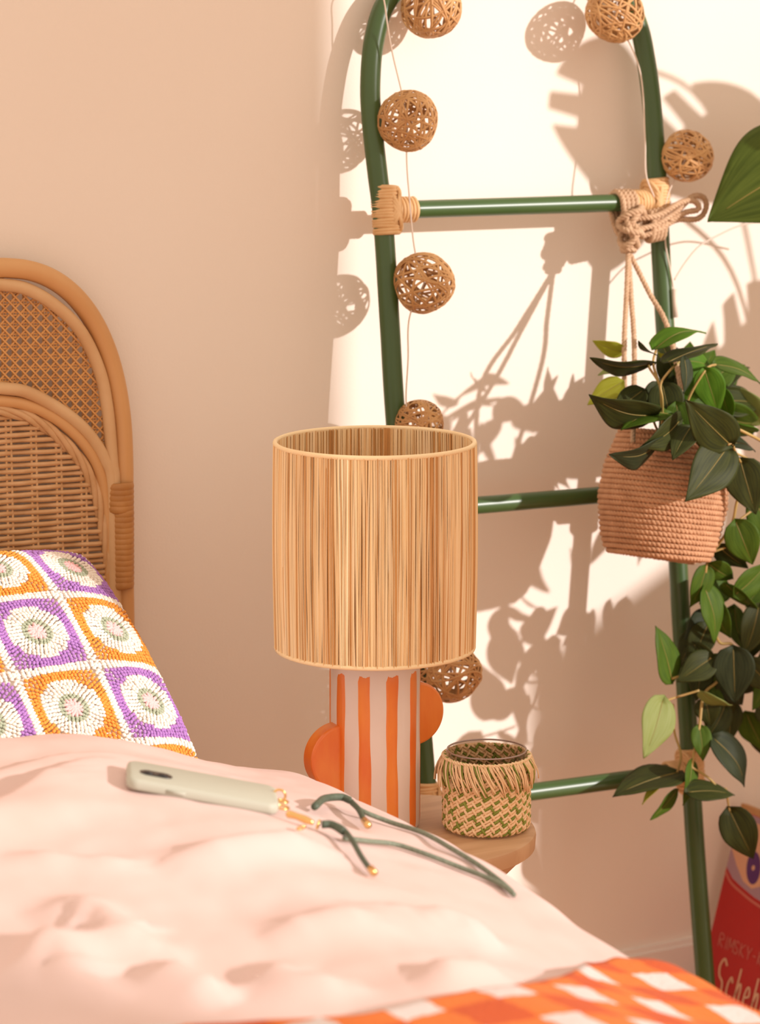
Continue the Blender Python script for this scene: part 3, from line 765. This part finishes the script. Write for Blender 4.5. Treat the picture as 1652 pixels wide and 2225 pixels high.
# ------------------------------------------------------------------ the trailing plant
def leaf_mesh(B, T, wpx_m, col, seed, full=.62, name='leaf', parent=None, ribm=RIB, mats=None, notch=None, wave=1.0, fold=.22, nu=8, nv=14):
    g = np.random.default_rng(seed); ln_ = np.linalg.norm(T-B); axl = (T-B)/ln_
    vd = norm((B+T)/2-CAM); wdir = norm(np.cross(axl, vd))
    ratio = min(1.0, wpx_m/(full*ln_)); th = math.acos(ratio)*(1 if g.uniform() < .5 else -1); hw = max(wpx_m, full*ln_ if ratio < 1 else wpx_m)/2
    nrm = norm(np.cross(wdir, axl)); 
    if nrm@vd > 0: nrm = -nrm
    side = wdir*math.cos(th)+nrm*math.sin(th); nn = np.cross(axl, side)
    if nn@vd > 0: nn = -nn
    droop = g.uniform(.02, .14); mb = MB(); P = np.zeros((nv+1, 2*nu+1, 3)); uv = []
    for j in range(nv+1):
        t = j/nv; w_ = (math.sin(PI*min(1, t**.62))**.85)*(1-.25*t**3) if 0 < t < 1 else 0
        w_ = hw*w_*1.02
        for i in range(-nu, nu+1):
            s_ = i/nu; ww = w_
            if notch: ww *= notch(t, s_)
            lobe = -.10*ln_*(abs(s_)**1.5)*max(0, 1-t*3.2)
            p = B+axl*(ln_*t+lobe)+side*(ww*s_)
            p = p+nn*(droop*ln_*math.sin(PI*t)-fold*abs(s_)*ww*-1*.9-.25*fold*ww*s_*s_*2+wave*.012*ln_*math.sin(t*11+i*.6+seed)*abs(s_))
            P[j, i+nu] = p; uv.append((s_*.5+.5, t))
    mb.grid(P); o = mb.build(name, mats or LF[col], parent, uv=uv)
    c = P[:int(nv*.86), nu]+nn*.0006; MB().tube(c, np.linspace(.0007, .0002, len(c))*(ln_/.085), 5).build('midrib', ribm, o)
    m = o.modifiers.new('thick', 'SOLIDIFY'); m.thickness = .0009; m.offset = 0
    return o
pl = thing('trailing_plant', 'leafy heart leaved vine spilling from the hanging jute basket', 'plant', tuple(BC+AX*(BH*.8)))
LEAVES = [ # base, tip, width px, depth at base, depth at tip, colour
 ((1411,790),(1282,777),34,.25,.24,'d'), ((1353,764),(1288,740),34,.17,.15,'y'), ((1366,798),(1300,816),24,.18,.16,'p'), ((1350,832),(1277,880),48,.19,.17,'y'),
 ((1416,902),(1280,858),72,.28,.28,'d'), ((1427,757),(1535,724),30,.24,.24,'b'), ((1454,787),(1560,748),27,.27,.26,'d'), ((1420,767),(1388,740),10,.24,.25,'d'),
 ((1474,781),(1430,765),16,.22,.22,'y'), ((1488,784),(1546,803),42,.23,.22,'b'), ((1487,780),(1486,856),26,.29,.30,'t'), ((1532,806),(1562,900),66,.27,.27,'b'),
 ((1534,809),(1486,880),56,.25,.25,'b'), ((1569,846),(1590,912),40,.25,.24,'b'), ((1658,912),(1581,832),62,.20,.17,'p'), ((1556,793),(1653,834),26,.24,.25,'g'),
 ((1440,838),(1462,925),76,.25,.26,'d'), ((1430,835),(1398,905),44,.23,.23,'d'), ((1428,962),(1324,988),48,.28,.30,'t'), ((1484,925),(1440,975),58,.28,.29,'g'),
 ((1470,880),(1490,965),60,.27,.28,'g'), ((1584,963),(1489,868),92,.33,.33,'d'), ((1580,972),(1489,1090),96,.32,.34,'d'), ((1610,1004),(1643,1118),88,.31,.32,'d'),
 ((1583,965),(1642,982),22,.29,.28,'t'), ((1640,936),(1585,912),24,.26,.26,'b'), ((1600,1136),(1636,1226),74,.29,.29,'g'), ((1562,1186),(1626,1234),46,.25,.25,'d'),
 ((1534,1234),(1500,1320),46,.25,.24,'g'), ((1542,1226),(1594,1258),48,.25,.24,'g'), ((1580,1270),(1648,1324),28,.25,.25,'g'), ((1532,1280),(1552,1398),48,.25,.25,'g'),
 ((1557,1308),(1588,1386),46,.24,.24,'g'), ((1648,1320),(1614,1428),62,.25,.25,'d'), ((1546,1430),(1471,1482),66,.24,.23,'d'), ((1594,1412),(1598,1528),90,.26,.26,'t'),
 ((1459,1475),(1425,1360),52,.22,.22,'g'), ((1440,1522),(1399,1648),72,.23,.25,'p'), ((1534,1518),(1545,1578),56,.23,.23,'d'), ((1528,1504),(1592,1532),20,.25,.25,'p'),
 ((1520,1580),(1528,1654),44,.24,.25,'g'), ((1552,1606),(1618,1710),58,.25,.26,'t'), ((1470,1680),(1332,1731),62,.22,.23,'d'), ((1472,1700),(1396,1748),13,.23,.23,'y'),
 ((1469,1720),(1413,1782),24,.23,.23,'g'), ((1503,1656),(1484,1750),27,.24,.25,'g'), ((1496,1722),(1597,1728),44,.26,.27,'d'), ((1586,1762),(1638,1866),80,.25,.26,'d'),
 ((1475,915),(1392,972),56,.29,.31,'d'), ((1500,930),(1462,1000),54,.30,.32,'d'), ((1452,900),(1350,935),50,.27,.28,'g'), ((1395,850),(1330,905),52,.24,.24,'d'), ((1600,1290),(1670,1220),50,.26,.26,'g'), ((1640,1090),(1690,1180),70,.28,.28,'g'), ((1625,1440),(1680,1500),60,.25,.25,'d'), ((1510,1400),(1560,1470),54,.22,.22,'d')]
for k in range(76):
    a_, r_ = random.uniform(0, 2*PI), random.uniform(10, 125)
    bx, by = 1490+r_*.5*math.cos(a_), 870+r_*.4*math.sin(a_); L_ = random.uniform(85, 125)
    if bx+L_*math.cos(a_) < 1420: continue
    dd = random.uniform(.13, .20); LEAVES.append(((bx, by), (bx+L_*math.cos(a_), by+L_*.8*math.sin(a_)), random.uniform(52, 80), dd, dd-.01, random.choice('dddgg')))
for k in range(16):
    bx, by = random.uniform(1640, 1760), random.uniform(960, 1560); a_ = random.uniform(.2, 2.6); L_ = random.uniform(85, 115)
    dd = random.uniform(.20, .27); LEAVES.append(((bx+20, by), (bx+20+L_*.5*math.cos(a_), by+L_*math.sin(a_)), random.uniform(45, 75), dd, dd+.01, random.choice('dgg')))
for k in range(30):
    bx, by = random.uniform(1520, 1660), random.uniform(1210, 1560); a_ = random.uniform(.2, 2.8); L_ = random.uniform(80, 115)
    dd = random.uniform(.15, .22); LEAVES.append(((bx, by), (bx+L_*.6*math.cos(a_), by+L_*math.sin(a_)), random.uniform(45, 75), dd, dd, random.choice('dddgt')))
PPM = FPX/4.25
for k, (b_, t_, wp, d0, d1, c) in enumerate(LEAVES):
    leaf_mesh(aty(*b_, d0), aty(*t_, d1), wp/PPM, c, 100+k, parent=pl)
def stem(pp, r=.0017): MB().tube(spline([aty(x, y, d) for x, y, d in pp], 8), r, 7).build('stem', STEM, pl)
stem([(1440,935,.25),(1438,880,.27),(1433,835,.27),(1412,800,.26),(1411,790,.25)])
stem([(1440,935,.25),(1440,870,.28),(1436,836,.28),(1452,810,.28),(1478,785,.27),(1500,775,.27)])
stem([(1433,835,.27),(1420,790,.26),(1427,757,.24)])
stem([(1450,940,.25),(1430,935,.28),(1416,902,.28)])
stem([(1470,940,.25),(1500,860,.26),(1532,806,.27),(1545,795,.26),(1556,793,.24)])
stem([(1500,950,.26),(1560,930,.30),(1585,925,.31),(1640,950,.31),(1665,965,.30)], .0022)
stem([(1585,925,.31),(1592,962,.33),(1600,985,.32),(1610,1004,.31)])
stem([(1592,962,.33),(1582,966,.33)])
stem([(1590,980,.31),(1640,1010,.30),(1660,1080,.29),(1600,1136,.29)])
stem([(1640,1010,.30),(1605,1080,.29),(1590,1140,.28),(1550,1200,.25),(1534,1240,.25),(1545,1300,.24),(1560,1390,.24),(1590,1400,.24),(1600,1430,.25),(1560,1480,.24),(1530,1510,.23),(1520,1580,.24),(1508,1640,.24),(1500,1690,.24),(1490,1720,.24)], .0021)
stem([(1550,1200,.25),(1590,1180,.26),(1600,1140,.28)])
stem([(1545,1430,.24),(1500,1460,.23),(1459,1475,.22)])
stem([(1520,1500,.23),(1470,1515,.22),(1440,1525,.23)])
stem([(1463,1530,.21),(1466,1590,.21),(1480,1640,.22),(1472,1680,.22)])
stem([(1500,1665,.24),(1540,1690,.25),(1565,1716,.26),(1578,1715,.26),(1582,1740,.25),(1586,1762,.25)])

# ------------------------------------------------------------------ monstera at the right
mo = thing('monstera', 'large monstera plant with one glossy leaf at the right edge', 'plant', (1.02,-.42,0))
MB().lathe([(0,0),(.10,0),(.105,.01),(.13,.26),(.125,.27),(.115,.265),(.11,.22),(0,.22)], (1.02,-.42,0), 48).build('pot', CERW, mo)
def notched(seed):
    ph = (seed*1.37) % 1
    def f(t, s_):
        if t < .10 or t > .86 or abs(s_) < .38: return 1.0
        return (.42/abs(s_)) if any(abs(t-c_) < w_ and s_*sg > 0 for c_, w_, sg in ((.24,.032,-1),(.42,.040,-1))) else 1.0
    return f
def mleaf(B, T, wd, seed, notch=True):
    o = leaf_mesh(np.array(B), np.array(T), wd, None, seed, full=.85, parent=mo, mats=MONS, notch=notched(seed) if notch else None, wave=.6, fold=.10, nu=12, nv=64)
    pth = spline([np.array(B), (np.array(B)+np.array([1.02,-.42,np.array(B)[2]-.25]))/2+np.array([.02,0,.0]), np.array([1.0,-.42,max(.5, B[2]*.55)]), np.array([1.02,-.42,.22])], 10)
    MB().tube(pth, .0032, 8).build('stalk', LF['g'], mo)
def shad(px, py, s_): w_ = aty(px, py, 0); return w_-SUN*s_
mleaf(aty(1800,330,.20), aty(1538,482,.15), 230/PPM, 3, False)
mleaf(shad(1330,115,.40), shad(1335,445,.36), .175, 5)
mleaf(shad(1640,245,.36), shad(1380,400,.33), .16, 6)
mleaf(shad(1700,700,.36), shad(1500,960,.33), .22, 7)
mleaf(shad(1720,560,.42), shad(1640,900,.36), .20, 8)
mleaf(shad(1690,930,.36), shad(1570,1200,.33), .20, 9)

# ------------------------------------------------------------------ record sleeves on the floor
LNS = math.radians(15)
us = np.array([math.sin(LNS), 0, math.cos(LNS)]); bs_ = np.array([0, -1.0, 0]); ns_ = np.array([-math.cos(LNS), 0, math.sin(LNS)])
TCn = aty(1612, 1745, .03); OS = TCn-us*(TCn[2]/math.cos(LNS)); SHh = TCn[2]/math.cos(LNS)
RED = mat('sleeve_red', (.52,.012,.010), .45, (.47,.010,.010), 4); PLUM = mat('sleeve_plum', (.09,.02,.16), .45); LAV = mat('sleeve_lavender', (.42,.27,.34), .5)
PEACH = mat('sleeve_peach', (.74,.42,.27), .5); ROSE = mat('sleeve_rose', (.62,.16,.12), .5); CARD = mat('card_edge', (.55,.30,.13), .7); INKB = mat('print_cream', (.80,.52,.34), .5); INKR = mat('print_rose', (.66,.20,.16), .5)
rs_ = thing('record_sleeve', 'red illustrated record sleeve with cream lettering leaning by the ladder foot', 'record sleeve', tuple(OS+bs_*.155))
def SP(s_, h, d=0.0): return OS+bs_*s_+us*h+ns_*d
def slab(s0, s1, h0, h1, d0, d1):
    mb = MB(); mb.add([SP(s0,h0,d0),SP(s1,h0,d0),SP(s1,h1,d0),SP(s0,h1,d0),SP(s0,h0,d1),SP(s1,h0,d1),SP(s1,h1,d1),SP(s0,h1,d1)],
                      [(0,3,2,1),(4,5,6,7),(0,1,5,4),(1,2,6,5),(2,3,7,6),(3,0,4,7)]); return mb
board = slab(0, .315, .0, SHh-.010, -.012, 0).build('sleeve_board', RED, rs_, smooth=False)
slab(.0, .315, SHh-.010, SHh, -.012, 0).build('sleeve_top_edge', CARD, rs_, smooth=False)
def patch(name, pts, d, m):
    n = len(pts); mb = MB(); V = [SP(*p, d) for p in pts]+[SP(*p, 0.0) for p in pts]
    mb.add(V, [tuple(range(n))]+[(i, n+i, n+(i+1) % n, (i+1) % n) for i in range(n)]); return mb.build(name, m, board, smooth=False)
def slv(x, y):
    r = ray(x, y); t = ((OS-CAM)@ns_)/(r@ns_); Pq = CAM+r*t; return ((Pq-OS)@bs_, (Pq-OS)@us)
crv = [slv(x, y) for x, y in ((1577,1888),(1592,1908),(1612,1927),(1640,1950),(1675,1972))]
crv = [(0.0005, crv[0][1]+.004)]+crv[1:]
crv2 = [(.16, crv[-1][1]-.002), (.235, crv[2][1]), (.3145, crv[0][1])]
patch('printed_panel', crv+crv2+[(.3145, SHh-.011), (.0005, SHh-.011)], .0004, LAV)
def tubeprint(name, pts, r, m, d=.0008):
    mb = MB(); q = [SP(*p, d) for p in pts]; mb.tube(q, r, 4, flat=.25, up=np.tile(ns_, (len(q), 1))); return mb.build(name, m, board, smooth=False)
tubeprint('printed_border', [(p[0], p[1]-.007) for p in spline([(*c, 0) for c in crv+crv2], 6)], .0028, ROSE)
pk = [slv(x, y) for x, y in ((1592,1846),(1602,1880),(1616,1915),(1634,1931),(1660,1925))]
pkc = slv(1648, 1880)
patch('printed_petal', [(p[0], p[1]) for p in pk]+[(pkc[0]+.055, pkc[1]+.02), (pkc[0]+.035, SHh-.02), (pk[0][0]-.002, SHh-.02)], .0008, PEACH)
oc = slv(1639, 1886)
patch('printed_oval', [(oc[0]+.0165*math.cos(t)-.004*math.sin(t), oc[1]+.024*math.sin(t)) for t in np.linspace(0, 2*PI, 28, endpoint=False)], .0012, PLUM)
patch('printed_oval_centre', [(oc[0]+.0035*math.cos(t), oc[1]+.004*math.sin(t)) for t in np.linspace(0, 2*PI, 14, endpoint=False)], .0016, PEACH)
STROKE = {'R': [[(0,0),(0,1),(.55,.95),(.6,.65),(.05,.5),(.65,0)]], 'I': [[(.2,0),(.2,1)]], 'M': [[(0,0),(.05,1),(.4,.3),(.75,1),(.8,0)]], 'S': [[(.6,.85),(.3,1),(.05,.8),(.15,.55),(.5,.4),(.55,.15),(.3,0),(0,.12)]],
          'K': [[(0,0),(0,1)],[(.6,1),(.05,.45),(.65,0)]], 'Y': [[(0,1),(.35,.5),(.7,1)],[(.35,.5),(.35,0)]], '-': [[(.1,.45),(.5,.45)]], 'O': [[(.35,0),(0,.3),(0,.7),(.35,1),(.7,.7),(.7,.3),(.35,0)]],
          'A': [[(0,0),(.35,1),(.7,0)],[(.12,.35),(.58,.35)]], 'V': [[(0,1),(.35,0),(.7,1)]],
          'c': [[(.5,.52),(.3,.66),(.08,.45),(.08,.15),(.3,0),(.52,.1)]], 'h': [[(.05,-.15),(.12,1.05)],[(.06,.25),(.3,.6),(.48,.5),(.46,-.12)]],
          'e': [[(.08,.32),(.5,.4),(.42,.62),(.2,.62),(.06,.35),(.12,.05),(.35,-.05),(.52,.1)]], 'r': [[(.06,0),(.1,.62)],[(.1,.4),(.28,.6),(.42,.55)]],
          'a': [[(.46,.58),(.2,.6),(.06,.3),(.18,.02),(.44,.15)],[(.48,.62),(.46,.05),(.55,0)]], 'z': [[(.08,.6),(.46,.6),(.06,0),(.5,.02)]], 'd': [[(.46,.5),(.2,.6),(.06,.3),(.18,.02),(.44,.15)],[(.5,1.05),(.46,0)]]}
def lettering(txt, s0, h0, size, wid, r, m, slope=0.0, big=None):
    x = s0
    for ch in txt:
        if ch == ' ': x += wid*.6; continue
        mb = MB(); sz = size*(big if big and ch == txt[0] else 1); ww = wid*(1.25 if big and ch == txt[0] else 1)
        for stq in STROKE[ch]:
            q = spline([(x+u_*ww, h0+(x-s0)*slope+v_*sz-(size*.08 if big and ch == txt[0] else 0), 0) for u_, v_ in stq], 5)
            pts = [SP(p[0], p[1], .0008) for p in q]; mb.tube(pts, r, 4, flat=.3, up=np.tile(ns_, (len(pts), 1)))
        o = mb.build('letter', m, board, smooth=False); x += ww*(.55 if ch == 'I' else .95)
rb = slv(1560, 2054); re_ = slv(1640, 2092)
lettering('RIMSKY-KORSAKOV', rb[0]+.002, rb[1], .019, .0155, .0011, INKR, (re_[1]-rb[1])/(re_[0]-rb[0]))
sb = slv(1572, 2168)
lettering('Scheherazade', slv(1553,2150)[0], sb[1]+.002, .050, .0225, .0021, INKB, -.05, 1.15)
sl2 = MB(); dsl = -.030
sl2.add([SP(a, h, d) for a, h, d in ((.012,0,dsl-.006),(.327,0,dsl-.006),(.327,.325,dsl-.006),(.012,.325,dsl-.006),(.012,0,dsl),(.327,0,dsl),(.327,.325,dsl),(.012,.325,dsl))],
        [(0,3,2,1),(4,5,6,7),(0,1,5,4),(1,2,6,5),(2,3,7,6),(3,0,4,7)])
tag(sl2.build('black_record_sleeve', mat('sleeve_black', (.015,.010,.010), .5), smooth=False), 'black record sleeve standing just behind the red one', 'record sleeve')

# ------------------------------------------------------------------ phone with lanyard on the duvet
pA = on_duvet(275, 1712); pB = on_duvet(605, 1772)
ex = norm(pB-pA); lw = np.array([-ex[1], ex[0], 0]); lw = norm(lw)               # width direction, away from the camera
if lw[1] < 0: lw = -lw
pm = (pA+pB)/2; za_ = zduv(*(pm+lw*.035)[:2]); zb_ = zduv(*(pm-lw*.035)[:2])
lw = norm(lw-ex*(lw@ex)); nz3 = np.cross(ex, lw)
if nz3[2] < 0: nz3 = -nz3
PLn = min(.168, np.linalg.norm(pB-pA)); PWd, PTh = .078, .0125
pc = pm+lw*.022
gap = max(zduv(*(pc+ex*u_*.08+lw*v_*.037)[:2])-(pc+ex*u_*.08+lw*v_*.037)[2] for u_ in np.linspace(-1, 1, 9) for v_ in np.linspace(-1, 1, 7))
pc = pc+np.array([0, 0, gap*.75+.0060])
ph = thing('phone', 'smartphone in a sage green case with a dark green lanyard lying on the duvet', 'phone', tuple(pc-nz3*.006))
def rrect(L_, W_2, r, n=8):
    out = []
    for cx, cy, a0 in ((L_/2-r, W_2/2-r, 0), (-L_/2+r, W_2/2-r, PI/2), (-L_/2+r, -W_2/2+r, PI), (L_/2-r, -W_2/2+r, 1.5*PI)):
        for k in range(n+1): a = a0+PI/2*k/n; out.append((cx+r*math.cos(a), cy+r*math.sin(a)))
    return out
def loft(sections, m, name, parent, cen):
    mb = MB(); V = []; n = len(sections[0][0])
    for pts, h in sections: V += [cen+ex*p[0]+lw*p[1]+nz3*h for p in pts]
    fs = [tuple(range(n-1, -1, -1))]+[(j*n+i, j*n+(i+1) % n, (j+1)*n+(i+1) % n, (j+1)*n+i) for j in range(len(sections)-1) for i in range(n)]+[tuple((len(sections)-1)*n+i for i in range(n))]
    mb.add(V, fs); return mb.build(name, m, parent)
secs = []
for i, (ins, h) in enumerate(((.004,-PTh/2),(.0012,-PTh/2+.0012),(0,-PTh/2+.004),(0,PTh/2-.004),(.0012,PTh/2-.0012),(.004,PTh/2))):
    secs.append((rrect(PLn-2*ins, PWd-2*ins, .013-ins), h))
case = loft(secs, SAGE, 'phone_case', ph, pc)
cut = rrect(.034, .018, .0085)
loft([(cut, -.001), (cut, .0012), ([(x*.94, y*.9) for x, y in cut], .0016)], BLACK, 'camera_cutout', case, pc-ex*(PLn/2-.030)+lw*(-.006)+nz3*(PTh/2-.0006))
for k in range(2):
    ln3 = rrect(.011, .011, .0054); loft([(ln3, 0), (ln3, .0014)], BLACK, 'camera_lens', case, pc-ex*(PLn/2-.022-.015*k)+lw*(-.006)+nz3*(PTh/2+.0004))
bt = rrect(.020, .004, .0019)
mb = MB(); bc = pc-lw*(PWd/2)-ex*(.028)
mb.add([bc+ex*p[0]+nz3*p[1]-lw*.001 for p in bt]+[bc+ex*p[0]+nz3*p[1]+lw*.002 for p in bt], [tuple(range(len(bt)))]+[(i, len(bt)+i, len(bt)+(i+1) % len(bt), (i+1) % len(bt)) for i in range(len(bt))])
mb.build('side_button', SAGE, case)
def ring(c, R, r, nrm_, name='gold_ring'):
    a = norm(np.cross(nrm_, (.3, .2, .9))); b_ = np.cross(norm(nrm_), a)
    return MB().tube([c+(a*math.cos(t)+b_*math.sin(t))*R for t in np.linspace(0, 2*PI, 24, endpoint=False)], r, 7, closed=True).build(name, GOLD, ph)
e0 = pc+ex*(PLn/2)
ring(e0+lw*.012+nz3*.003+ex*.002, .0065, .0013, lw); ring(e0-lw*.020+ex*.004, .0070, .0014, nz3); ring(e0+lw*.004+ex*.006, .0055, .0012, nz3)
def dv(x, y, lift=.004): p = on_duvet(x, y); return p+np.array([0, 0, lift+.0025])
c0, c1 = dv(622, 1785, .006), dv(682, 1806, .006)
MB().tube(spline([c0, c0*.6+c1*.4+np.array([0,0,.001]), c1], 6), np.interp(np.linspace(0,1,13), [0,.1,.5,.8,.9,1], [.002,.0042,.0034,.0042,.0030,.0022]), 10).build('lanyard_clasp', GOLD, ph)
ring(dv(655,1812,.004), .0045, .0011, np.array([0, .6, .8])); ring(dv(692, 1809, .006), .0042, .0014, norm(c1-c0))
def cord(pp, r, name='lanyard_cord', m=LANY): return MB().tube(spline([dv(x, y, r+l) for x, y, l in pp], 8), r, 9).build(name, m, ph)
cord([(700,1810,.004),(735,1822,.008),(760,1845,.008),(785,1880,.004),(806,1904,.001)], .0029)
cord([(700,1811,.003),(722,1818,.006),(748,1834,.006)], .0042)
cord([(806,1904,.001),(813,1912,.001)], .0040, 'cord_tip', GOLD)
cord([(748,1834,.001),(800,1838,.0),(860,1845,0),(930,1868,0),(1000,1895,0),(1060,1918,0),(1095,1936,0),(1118,1955,0)], .0027, m=LANS)
cord([(684,1772,.003),(700,1762,.006),(735,1757,.008),(765,1768,.008)], .0030)
cord([(765,1768,.007),(790,1781,.004),(850,1797,0),(920,1820,0),(985,1856,0),(1040,1890,0),(1085,1923,0),(1112,1947,0)], .0027, m=LANS)
cord([(684,1772,.003),(705,1760,.006),(740,1758,.007),(762,1764,.006)], .0042)
cord([(765,1768,.007),(780,1782,.006),(792,1800,.002)], .0032)
cord([(792,1800,.002),(800,1810,.002)], .0042, 'cord_tip', GOLD)
